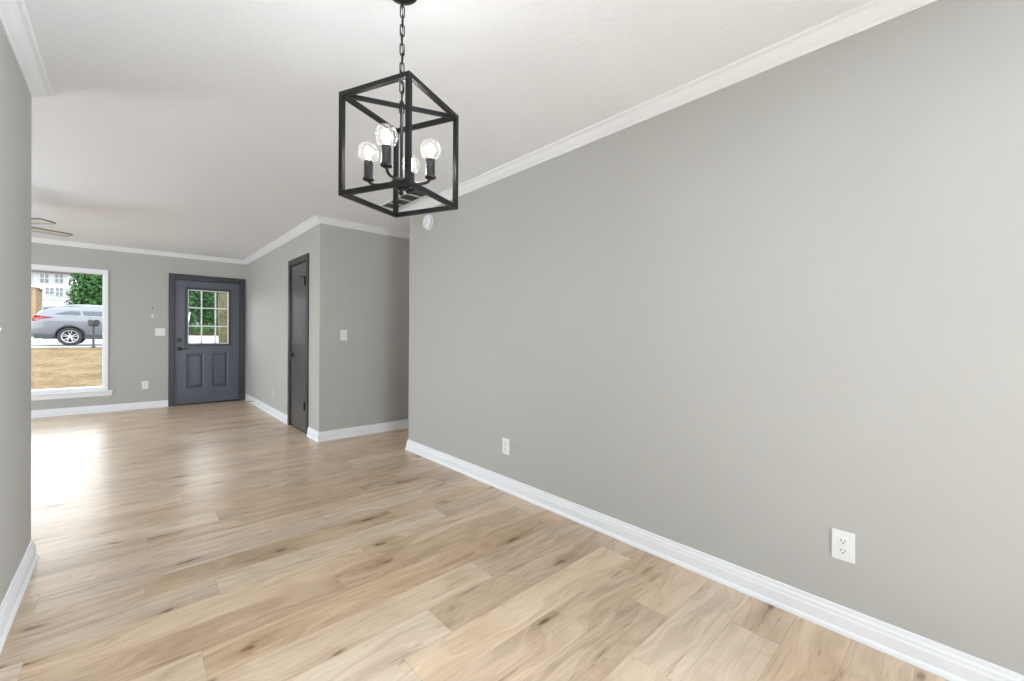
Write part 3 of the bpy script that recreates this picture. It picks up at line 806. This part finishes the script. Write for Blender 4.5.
b = MB(); b.box(-30, 30, -30, YB-.3, -.5, -.3); struct(b.build('patio', m_conc), 'paving behind the house', 'ground')
b = MB(); b.box(-40, XW-.3, YB-.2, YF, -.5, -.3); struct(b.build('side_yard', m_straw), 'side yard beside the house', 'ground')

# ---------------------------------------------------------------- parked car
m_paint = mottled('silver_grey_paint', (.13, .135, .155, 1), .30, .02, 3, metal=.55, coat=.6)
m_clad = mottled('dark_plastic_cladding', (.028, .03, .034, 1), .55, .05, 8)
m_glassdark = mottled('tinted_car_glass', (.03, .036, .042, 1), .08, .05, 2, spec=.7)
m_tail = mottled('red_tail_light', (.20, .006, .012, 1), .15, .1, 6, spec=.7)
m_tyre = mottled('tyre_rubber', (.022, .022, .024, 1), .8, .1, 20)
m_alloy = mottled('bright_alloy', (.55, .56, .58, 1), .3, .03, 8, metal=.6)
m_chrome = mottled('chrome_strip', (.5, .5, .52, 1), .2, .02, 8, metal=.8)
CX, CYY, CZ = -2.735, 24.62, .625           # rear bumper, centre line, ground
def car():
    root = empty('parked_car', (CX+2.3, CYY, CZ), 'silver grey sport utility car parked on the street outside the window', 'car')
    O = Vector((CX, CYY, CZ))
    st = [ # x, zbot, ybot, yw, ybelt, zbelt, yrs, zrs, yri, zri
        (0.00, .44, .62, .72, .70, .90, .66, .93, .50, .95),
        (0.05, .36, .74, .84, .80, .98, .74, 1.02, .56, 1.05),
        (0.18, .32, .80, .90, .86, 1.10, .76, 1.24, .58, 1.28),
        (0.34, .30, .82, .915, .875, 1.14, .74, 1.35, .58, 1.43),
        (0.52, .29, .83, .92, .885, 1.15, .73, 1.40, .58, 1.50),
        (0.9, .28, .83, .925, .89, 1.15, .725, 1.42, .57, 1.55),
        (1.5, .27, .84, .925, .89, 1.14, .72, 1.43, .56, 1.57),
        (2.2, .27, .84, .925, .89, 1.125, .72, 1.425, .56, 1.56),
        (2.7, .27, .84, .925, .885, 1.10, .73, 1.37, .57, 1.49),
        (3.15, .27, .84, .925, .875, 1.06, .78, 1.20, .60, 1.26),
        (3.5, .27, .84, .92, .86, 1.01, .82, 1.05, .64, 1.10),
        (4.0, .28, .82, .91, .83, .94, .76, .99, .60, 1.02),
        (4.4, .32, .76, .86, .76, .82, .68, .89, .52, .92),
        (4.6, .42, .60, .70, .62, .68, .56, .74, .40, .76)]
    bm = bmesh.new(); rings = []
    for (x, zb, yb, yw, ybt, zbt, yrs, zrs, yri, zri) in st:
        zm = (zb+zbt)/2
        half = [(yb, zb), (yw-.01, zb+.10), (yw, zm), (yw-.005, zbt-.10), (ybt, zbt), (yrs, zrs), (yri, zri), (0, zri+.025)]
        ring = half + [(-y, z) for y, z in reversed(half[:-1])]
        rings.append([bm.verts.new(O + Vector((x, y, z))) for y, z in ring])
    n = len(rings[0])
    for A, B in zip(rings, rings[1:]):
        for j in range(n): f = bm.faces.new((A[j], A[(j+1) % n], B[(j+1) % n], B[j])); f.smooth = True
    for R_ in (rings[0], rings[-1]): bm.faces.new(R_)
    bmesh.ops.subdivide_edges(bm, edges=bm.edges[:], cuts=2, use_grid_fill=True)
    bmesh.ops.recalc_face_normals(bm, faces=bm.faces[:])
    me = bpy.data.meshes.new('car_body'); bm.to_mesh(me); bm.free(); me.materials.append(m_paint); me.materials.append(m_clad)
    body = bpy.data.objects.new('car_body', me); col.objects.link(body)
    # cut the wheel wells
    WX = (1.04, 3.70); WR = .355
    cb = MB()
    for x in WX:
        cb.lathe([(0, -1.2), (WR+.055, -1.2), (WR+.055, 1.2), (0, 1.2)], O + Vector((x, 0, WR)), m_clad, 40, (0, 1, 0))
    cut = cb.build('wheel_well_cutter')
    md = body.modifiers.new('cut', 'BOOLEAN'); md.operation = 'DIFFERENCE'; md.object = cut; md.solver = 'EXACT'
    dg = bpy.context.evaluated_depsgraph_get(); dg.update()
    new = bpy.data.meshes.new_from_object(body.evaluated_get(dg)); body.modifiers.clear(); body.data = new
    bpy.data.objects.remove(cut, do_unlink=True)
    body.parent = root; body.matrix_parent_inverse = inverse_of(root)
    # inner floor block so the wells are closed between the wheels
    b = MB(); b.box(O.x+.3, O.x+4.3, O.y-.60, O.y+.60, O.z+.26, O.z+.85, m_clad); b.build('underbody', None, root)
    # side glass, just outside the shell, near and far side
    def lerp(x, i):
        for p_, q_ in zip(st, st[1:]):
            if p_[0] <= x <= q_[0]:
                t = (x-p_[0])/(q_[0]-p_[0]); return p_[i]*(1-t)+q_[i]*t
    def side_pt(x, t, s, off=.006):
        y = lerp(x, 4)*(1-t)+lerp(x, 6)*t; z = lerp(x, 5)*(1-t)+lerp(x, 7)*t
        return O + Vector((x, s*(y+off), z+off*.3))
    for s in (-1, 1):
        for nm, poly in (('quarter_window', [(.62, .30), (.80, .14), (1.34, .10), (1.30, .74), (1.0, .74)]),
                         ('rear_door_window', [(1.42, .10), (2.16, .12), (2.12, .80), (1.38, .76)]),
                         ('front_door_window', [(2.24, .12), (3.12, .16), (2.80, .66), (2.55, .84), (2.20, .82)])):
            b = MB(); b.face([side_pt(x, t, s) for x, t in poly], m_glassdark)
            r_ = bmesh.ops.extrude_face_region(b.bm, geom=b.bm.faces[:])
            for v in [g_ for g_ in r_['geom'] if isinstance(g_, bmesh.types.BMVert)]: v.co.y += s*.006
            b.build(nm, None, root)
        b = MB(); b.tube([side_pt(x, .055, s, .008) for x in (.62, .9, 1.4, 2.0, 2.6, 3.1)], .010, m_chrome, 6); b.build('window_strip', None, root)
        b = MB(); b.tube([O+Vector((x, s*(lerp(x, 8)-.02), lerp(x, 9)+.05)) for x in (.50, .62, 1.5, 2.3, 2.55)], [.008, .016, .018, .016, .008], m_chrome, 8); b.build('roof_rail', None, root)
        b = MB()   # tail light wrapping on to the flank
        pts = [(.03, .94), (.06, 1.06), (.14, 1.16), (.36, 1.12), (.60, 1.10), (.32, 1.03), (.12, .93)]
        def yat(x): return lerp(x, 3)+.006
        A = [b.bm.verts.new(O+Vector((x, s*(yat(x)+.004), z))) for x, z in pts]; B = [b.bm.verts.new(O+Vector((x, s*(yat(x)-.07), z))) for x, z in pts]
        b.slot(m_tail); b.bm.faces.new(A); b.bm.faces.new(B)
        for i in range(len(A)): b.bm.faces.new((A[i], A[(i+1) % len(A)], B[(i+1) % len(A)], B[i]))
        b.build('tail_light', None, root)
        # cladding: sill and arch lips
        b = MB(); b.box(O.x+1.44, O.x+3.30, O.y+s*.93-.02, O.y+s*.93+.02, O.z+.25, O.z+.42, m_clad, .01); b.build('sill_cladding', None, root)
        b = MB(); b.box(O.x+.10, O.x+.66, O.y+s*.88-.04, O.y+s*.88+.05, O.z+.28, O.z+.42, m_clad, .02); b.build('bumper_cladding', None, root)
        for x in WX:
            b = MB(); pts = []
            for i in range(21):
                th = math.radians(-8 + 196*i/20); pts.append(O+Vector((x+(WR+.06)*math.cos(th), s*.925, WR+(WR+.06)*math.sin(th))))
            b.tube(pts, .024, m_clad, 8); b.build('arch_lip', None, root)
            c = O+Vector((x, s*.80, WR)); ax = Vector((0, s, 0))
            b = MB(); b.lathe([(.24, -.10), (.335, -.105), (WR, -.08), (WR, .08), (.335, .112), (.245, .115), (.24, .09)], c, m_tyre, 40, ax)
            wh = b.build('wheel', None, root)
            b = MB(); b.lathe([(.24, -.09), (.235, .09), (.250, .105), (.228, .102), (.215, .05), (.215, -.08)], c, m_alloy, 36, ax)
            b.lathe([(0, .075), (.05, .080), (.055, .07), (.05, .04), (0, .04)], c, m_alloy, 20, ax)
            for k in range(5):
                for dt in (-.14, .14):
                    a = 2*PI*k/5 + PI/2
                    p0 = c + ax*.070 + Vector((.045*math.cos(a+dt*.8), 0, .045*math.sin(a+dt*.8)))
                    p1 = c + ax*.088 + Vector((.225*math.cos(a+dt*1.7), 0, .225*math.sin(a+dt*1.7)))
                    b.bar(p0, p1, .020, .030, m_alloy, 0, ax)
            tag(b.build('alloy_rim', None, wh), 'bright spoked alloy rim')
            b = MB(); b.lathe([(0, .02), (.214, .02), (.214, -.02), (0, -.02)], c, m_clad, 24, ax); b.build('brake_disc', None, wh)
        b = MB(); mp = side_pt(3.0, 0, s, .03); b.obox(mp+Vector((0, s*.09, .10)), (1, 0, 0), (0, 1, 0), (0, 0, 1), .05, .10, .075, m_paint, .02)
        b.bar(mp+Vector((0, -s*.02, .03)), mp+Vector((0, s*.05, .07)), .04, .03, m_clad); b.build('side_mirror', None, root)
        for xh in (1.62, 2.52):
            b = MB(); b.tube([O+Vector((xh, s*.925, .93)), O+Vector((xh+.04, s*.955, .935)), O+Vector((xh+.16, s*.955, .935)), O+Vector((xh+.2, s*.925, .93))], .011, m_paint, 6); b.build('side_door_handle', None, root)
        b = MB(); b.tube([O+Vector((2.20, s*.905, 1.05)), O+Vector((2.19, s*.930, .85)), O+Vector((2.19, s*.930, .45))], .004, m_clad, 5)
        b.build('door_seam', None, root); b = MB()
        b.tube([O+Vector((1.40, s*.905, 1.05)), O+Vector((1.42, s*.930, .9)), O+Vector((1.55, s*.930, .62)), O+Vector((1.56, s*.930, .45))], .004, m_clad, 5)
        b.build('door_seam', None, root)
        b = MB(); b.obox(O+Vector((4.36, s*.80, .72)), (1, s*.35, 0), (-s*.35, 1, 0), (0, 0, 1), .13, .03, .06, m_alloy, .02); b.build('headlight', None, root)
    b = MB(); b.prism([(O.x+.20, O.z+1.46), (O.x+.24, O.z+1.49), (O.x+.62, O.z+1.53), (O.x+.62, O.z+1.46)], O.y-.60, O.y+.60, m_paint); b.build('roof_spoiler', None, root)
    b = MB(); b.face([O+Vector(p_) for p_ in ((.125, -.60, 1.14), (.125, .60, 1.14), (.33, .54, 1.40), (.33, -.54, 1.40))], m_glassdark)
    r_ = bmesh.ops.extrude_face_region(b.bm, geom=b.bm.faces[:])
    for v in [g_ for g_ in r_['geom'] if isinstance(g_, bmesh.types.BMVert)]: v.co.x -= .03
    b.build('rear_window', None, root)
    b = MB(); b.face([O+Vector(p_) for p_ in ((3.44, -.70, 1.13), (3.44, .70, 1.13), (2.76, .56, 1.49), (2.76, -.56, 1.49))], m_glassdark)
    r_ = bmesh.ops.extrude_face_region(b.bm, geom=b.bm.faces[:])
    for v in [g_ for g_ in r_['geom'] if isinstance(g_, bmesh.types.BMVert)]: v.co.z += .02
    b.build('windscreen', None, root)
    b = MB(); b.box(O.x-.03, O.x+.12, O.y-.66, O.y+.66, O.z+.34, O.z+.52, m_clad, .03); b.build('rear_bumper', None, root)
    b = MB(); b.box(O.x+4.55, O.x+4.63, O.y-.5, O.y+.5, O.z+.42, O.z+.62, m_clad, .02); b.build('grille', None, root)
car()

# ---------------------------------------------------------------- mailboxes on one post at the kerb
m_mail = mottled('dark_grey_mailbox', (.035, .037, .042, 1), .5, .1, 10)
m_mail2 = mottled('black_mailbox', (.012, .013, .016, 1), .4, .1, 10)
MY = 21.9; MZ = .575
mbx = empty('mailbox_post', (-.965, MY, MZ), 'two dark mailboxes side by side on a grey post at the kerb', 'mailbox')
b = MB(); b.box(-.995, -.935, MY-.03, MY+.03, MZ-.02, 1.42, m_mail, .008); b.box(-1.02, -.91, MY-.055, MY+.055, MZ-.03, MZ+.06, m_mail, .01)
b.build('post', None, mbx)
b = MB(); b.box(-1.08, -.84, MY-.04, MY+.04, 1.38, 1.425, m_mail); b.build('cross_arm', None, mbx)
for x, mm in ((-1.035, m_mail), (-.868, m_mail2)):
    b = MB(); w_ = .072; pts = [(x-w_, 1.425), (x+w_, 1.425), (x+w_, 1.56)]
    for i in range(1, 9): th = PI*i/9; pts.append((x+w_*math.cos(th), 1.56+.06*math.sin(th)))
    pts.append((x-w_, 1.56)); b.prism(pts, MY-.25, MY+.25, mm)
    bx = b.build('mailbox_shell', None, mbx)
    b = MB(); b.box(x+w_+.001, x+w_+.007, MY-.1, MY-.07, 1.50, 1.64, m_tail); b.build('flag', None, bx)

# ---------------------------------------------------------------- trees
m_leaf = []
for i, c in enumerate(((.010, .042, .010, 1), (.024, .085, .016, 1), (.050, .125, .026, 1))):
    m, n, l, b_ = base('leaf_green', c, .6, spec=.25)
    t = n.new('ShaderNodeObjectInfo')
    m_leaf.append(m)
m_twig = rough_ground('bark', (.10, .08, .055, 1), (.04, .03, .02, 1), 3, fine=20)
m_moss = rough_ground('mossy_bark', (.135, .118, .078, 1), (.062, .062, .028, 1), 2.2, fine=14)

def foliage(name, blobs, n, size, parent, mats=None, seed=1):
    """crown of small bent leaves spread over the surface and the inside of overlapping blobs"""
    rnd = random.Random(seed); mats = mats or m_leaf
    verts, faces, mi = [], [], []
    wsum = sum(r[0]*r[2] for _, r in blobs)
    for (c, r) in blobs:
        k = int(n*r[0]*r[2]/wsum)
        for _ in range(k):
            while True:
                d = Vector((rnd.uniform(-1, 1), rnd.uniform(-1, 1), rnd.uniform(-1, 1)))
                if .05 < d.length <= 1: break
            d.normalize(); rr = rnd.uniform(.62, 1.05) * (1 + .18*noise.noise(Vector((d.x*3+c[0], d.y*3, d.z*3+seed))))
            p = Vector((c[0]+d.x*r[0]*rr, c[1]+d.y*r[1]*rr, c[2]+d.z*r[2]*rr))
            s = size*rnd.uniform(.6, 1.4)
            nv = (d + Vector((rnd.uniform(-.8, .8), rnd.uniform(-.8, .8), rnd.uniform(-.4, 1.0)))).normalized()
            a = nv.orthogonal().normalized(); a.rotate(Matrix.Rotation(rnd.uniform(0, 2*PI), 3, nv)); bb = nv.cross(a)
            i0 = len(verts)
            verts += [p - a*s, p - bb*s*.45 + nv*s*.12, p + a*s, p + bb*s*.45 + nv*s*.12]
            faces += [(i0, i0+1, i0+2), (i0, i0+2, i0+3)]
            q = rnd.choice((0, 0, 1, 1, 1, 2, 2)); mi += [q, q]
    me = bpy.data.meshes.new(name); me.from_pydata([tuple(v) for v in verts], [], faces)
    for m in mats: me.materials.append(m)
    me.polygons.foreach_set('material_index', mi); me.update()
    o = bpy.data.objects.new(name, me); col.objects.link(o); o.parent = parent; o.matrix_parent_inverse = inverse_of(parent)
    return o
def trunk(name, base_, top, r0_, r1_, mat, parent=None, branches=(), seed=3):
    rnd = random.Random(seed); b = MB(); base_, top = Vector(base_), Vector(top); pts, rr = [], []
    for i in range(9):
        t = i/8; p = base_.lerp(top, t) + Vector((rnd.uniform(-1, 1), rnd.uniform(-1, 1), 0))*r0_*.12*(1 if 0 < i < 8 else 0)
        pts.append(p); rr.append(r0_*(1-t)+r1_*t + (r0_*.35 if i == 0 else 0))
    b.tube(pts, rr, mat, 14)
    for t, q, r_ in branches: b.tube([base_.lerp(top, t), base_.lerp(top, t).lerp(Vector(q), .5)+Vector((0, 0, .1)), q], [r_, r_*.7, r_*.35], mat, 8)
    return b.build(name, None, parent)
def tree(base_, blobs, n, size, r_, label, seed, name='broadleaf_tree', group=None):
    t = empty(name, base_, label, 'tree', group)
    top = Vector(blobs[0][0]); top.z += blobs[0][1][2]*.3
    trunk('trunk', (base_[0], base_[1], base_[2]-.1), top, r_, r_*.4, m_twig, t, [(.5, bl[0], r_*.4) for bl in blobs[1:]], seed)
    foliage('foliage', blobs, n, size, t, seed=seed)
    return t
hz = hill_z
tree((-1.3, 41, hz(41)), [((-1.3, 41, 4.4), (1.55, 1.5, 1.6)), ((-2.15, 41, 3.6), (.85, 1.1, 1.1)), ((-.5, 41, 3.4), (1.5, 1.4, 1.3)), ((-1.9, 41.2, 5.2), (1.0, 1.2, .9)), ((-.3, 41, 5.4), (1.4, 1.3, 1.2)), ((-1.9, 40.6, 2.9), (1.1, 1.0, .8)), ((-.6, 40.4, 2.7), (1.2, 1.0, .8))],
     12500, .13, .16, 'round bright green tree behind the parked car', 5)
# trees seen through the glass of the front door
tree((2.6, 34, hz(34)), [((2.6, 34, 3.2), (.75, .8, 1.0)), ((2.4, 33.8, 2.1), (.8, .7, .75)), ((2.7, 34.2, 4.4), (.8, .8, .9))],
     6500, .10, .11, 'dark green tree in the left panes of the front door glass', 8)
tree((4.25, 35.6, hz(35.6)), [((4.2, 35.6, 3.4), (.85, .8, 1.3)), ((4.3, 35.4, 2.2), (.85, .7, .75)), ((4.3, 35.8, 4.7), (.9, .8, .9))],
     6500, .10, .11, 'green tree in the middle panes of the front door glass', 9)
tree((3.4, 39.5, hz(39.5)), [((3.4, 39.5, 4.0), (1.5, 1.0, 1.6)), ((3.3, 39.3, 2.6), (1.6, .9, 1.0)), ((3.6, 39.7, 5.3), (1.5, 1.0, 1.0))],
     4500, .14, .12, 'darker green tree filling the gap behind the two nearer ones', 14)
tree((7.4, 37, hz(37)), [((7.4, 37, 4.1), (1.5, 1.4, 2.0)), ((6.7, 36.5, 3.0), (1.0, 1.0, 1.1)), ((7.8, 37.4, 5.8), (1.2, 1.2, 1.2))],
     2200, .15, .13, 'green tree hidden behind the mossy trunk', 10)
# low leafy bank under those trees
hd = empty('hedge_bank', (4.6, 32.3, hz(32.3)), 'low brown and green hedge beyond the driveway, seen through the door glass', 'hedge')
b = MB()
bm = b.bm; prv = None
for i in range(25):
    x = 1.6 + i*.3; h = .50 + .18*noise.noise(Vector((x*1.3, 2, 0)))
    y = 32.2 - .10*(x-1.6); ring = [bm.verts.new((x, y+dy, hz(y)-.1+dz*h)) for dy, dz in ((-.35, 0), (-.25, .8), (0, 1.05), (.3, .9), (.45, 0))]
    if prv:
        for j in range(4): bm.faces.new((prv[j], prv[j+1], ring[j+1], ring[j]))
    prv = ring
b.build('earth_bank', m_bank, hd)
foliage('foliage', [((2.2+i*.75, 32.15-.07*i*.75, hz(32.2)+.30), (.55, .4, .40)) for i in range(9)], 4200, .09, hd, seed=4)
b = MB(); b.tube([(2.45, 31.2, hz(31.2)-.05), (2.60, 31.3, 1.8), (2.68, 31.3, 2.4)], [.05, .04, .02], m_alloy, 8)
tag(b.build('garden_stake', None, None), 'thin pale pole leaning in front of the hedge', 'pole')

# mossy trunk close to the house, in the right panes of the front door
tk = empty('mossy_tree', (1.93, 13.0, lawn_z(13.0)), 'thick mossy tree trunk in the right panes of the front door glass', 'tree')
trunk('trunk', (1.945, 13.0, lawn_z(13)-.05), (1.925, 13.0, 7.2), .245, .19, m_moss, tk, [(.8, (3.2, 13.4, 8.6), .09), (.85, (.7, 12.6, 8.8), .08)], 6)
foliage('foliage', [((1.9, 13.0, 9.0), (2.2, 2.0, 1.4)), ((3.3, 13.5, 8.8), (1.3, 1.2, .9)), ((.6, 12.6, 9.0), (1.3, 1.2, .9))], 2200, .14, tk, seed=12)

# ---------------------------------------------------------------- white house up the hill
m_white = mottled('white_siding', (.33, .325, .315, 1), .7, .03, 2)
m_roof = mottled('grey_shingle', (.09, .085, .08, 1), .9, .1, 3)
m_hglass = mottled('far_window_glass', (.075, .088, .10, 1), .15, .2, 1)
m_shade = mottled('far_window_blind', (.20, .22, .24, 1), .5, .15, 2)
m_mullion = mottled('window_mullion', (.42, .42, .42, 1), .5, .02, 4)
def brick_material():
    m, n, l, b_ = base('tan_brick', (.35, .22, .12, 1), .9, spec=.1)
    t = n.new('ShaderNodeTexCoord'); br = n.new('ShaderNodeTexBrick'); mp = n.new('ShaderNodeMapping')
    mp.inputs['Rotation'].default_value = (PI/2, 0, 0)
    l.new(t.outputs['Object'], mp.inputs[0]); l.new(mp.outputs[0], br.inputs['Vector'])
    br.inputs['Scale'].default_value = 4; br.inputs['Color1'].default_value = (.30, .19, .105, 1); br.inputs['Color2'].default_value = (.25, .155, .085, 1)
    br.inputs['Mortar'].default_value = (.31, .25, .18, 1); br.inputs['Mortar Size'].default_value = .03
    l.new(br.outputs['Color'], b_.inputs['Base Color']); return m
m_brick = brick_material()
HY = 86.0; hg = hz(HY)
hs_ = empty('white_house', (-9, HY+4, hg), 'white two-storey house up the hill, seen through the window', 'house')
hx0, hx1 = -16.0, -6.25; hz0, hz1 = hg-1.0, 9.30
b = MB(); b.box(hx0, hx1, HY, HY+9, hz0, hz1); b.build('wall', m_white, hs_)
b = MB(); b.prism([(HY-.7, hz1), (HY-.7, hz1+.25), (HY+4.5, hz1+3.0), (HY+9.7, hz1+.25), (HY+9.7, hz1)], hx0-.5, hx1+.5, m_roof, 'yz'); b.build('roof', None, hs_)
def hwin(x0, x1, z0, z1):
    b = MB(); b.box(x0-.12, x1+.12, HY-.06, HY+.02, z0-.12, z1+.12, m_white); f = b.build('house_window', None, hs_)
    b = MB(); b.box(x0, x1, HY-.08, HY-.05, z0, z1, m_hglass); b.build('pane', None, f)
    b = MB(); b.box((x0+x1)/2-.04, (x0+x1)/2+.04, HY-.11, HY-.08, z0, z1, m_mullion); b.box(x0, x1, HY-.11, HY-.08, (z0+z1)/2-.04, (z0+z1)/2+.04, m_mullion)
    b.build('bars', None, f)
HOUSE_WINDOWS = ((-8.95, -8.20, 7.85, 9.05), (-7.58, -6.83, 7.95, 9.12), (-8.45, -7.72, 6.35, 7.15), (-7.48, -6.86, 6.15, 7.25), (-10.6, -9.8, 7.8, 9.0))
for q_ in HOUSE_WINDOWS: hwin(*q_)
bh = empty('brick_garage', (-6.5, 39, hz(39)), 'tan brick garage behind the parked car, lower left in the window', 'garage')
b = MB(); b.box(-9, -4.1, 37.6, 40.2, hz(37.6)-.4, 3.80); b.build('wall', m_brick, bh)
b = MB(); b.box(-9.15, -3.98, 37.45, 40.35, 3.80, 3.88, m_trim); b.build('fascia', None, bh)
b = MB(); b.box(-9.1, -4.03, 37.5, 40.3, 3.88, 3.92, m_roof); b.build('roof', None, bh)
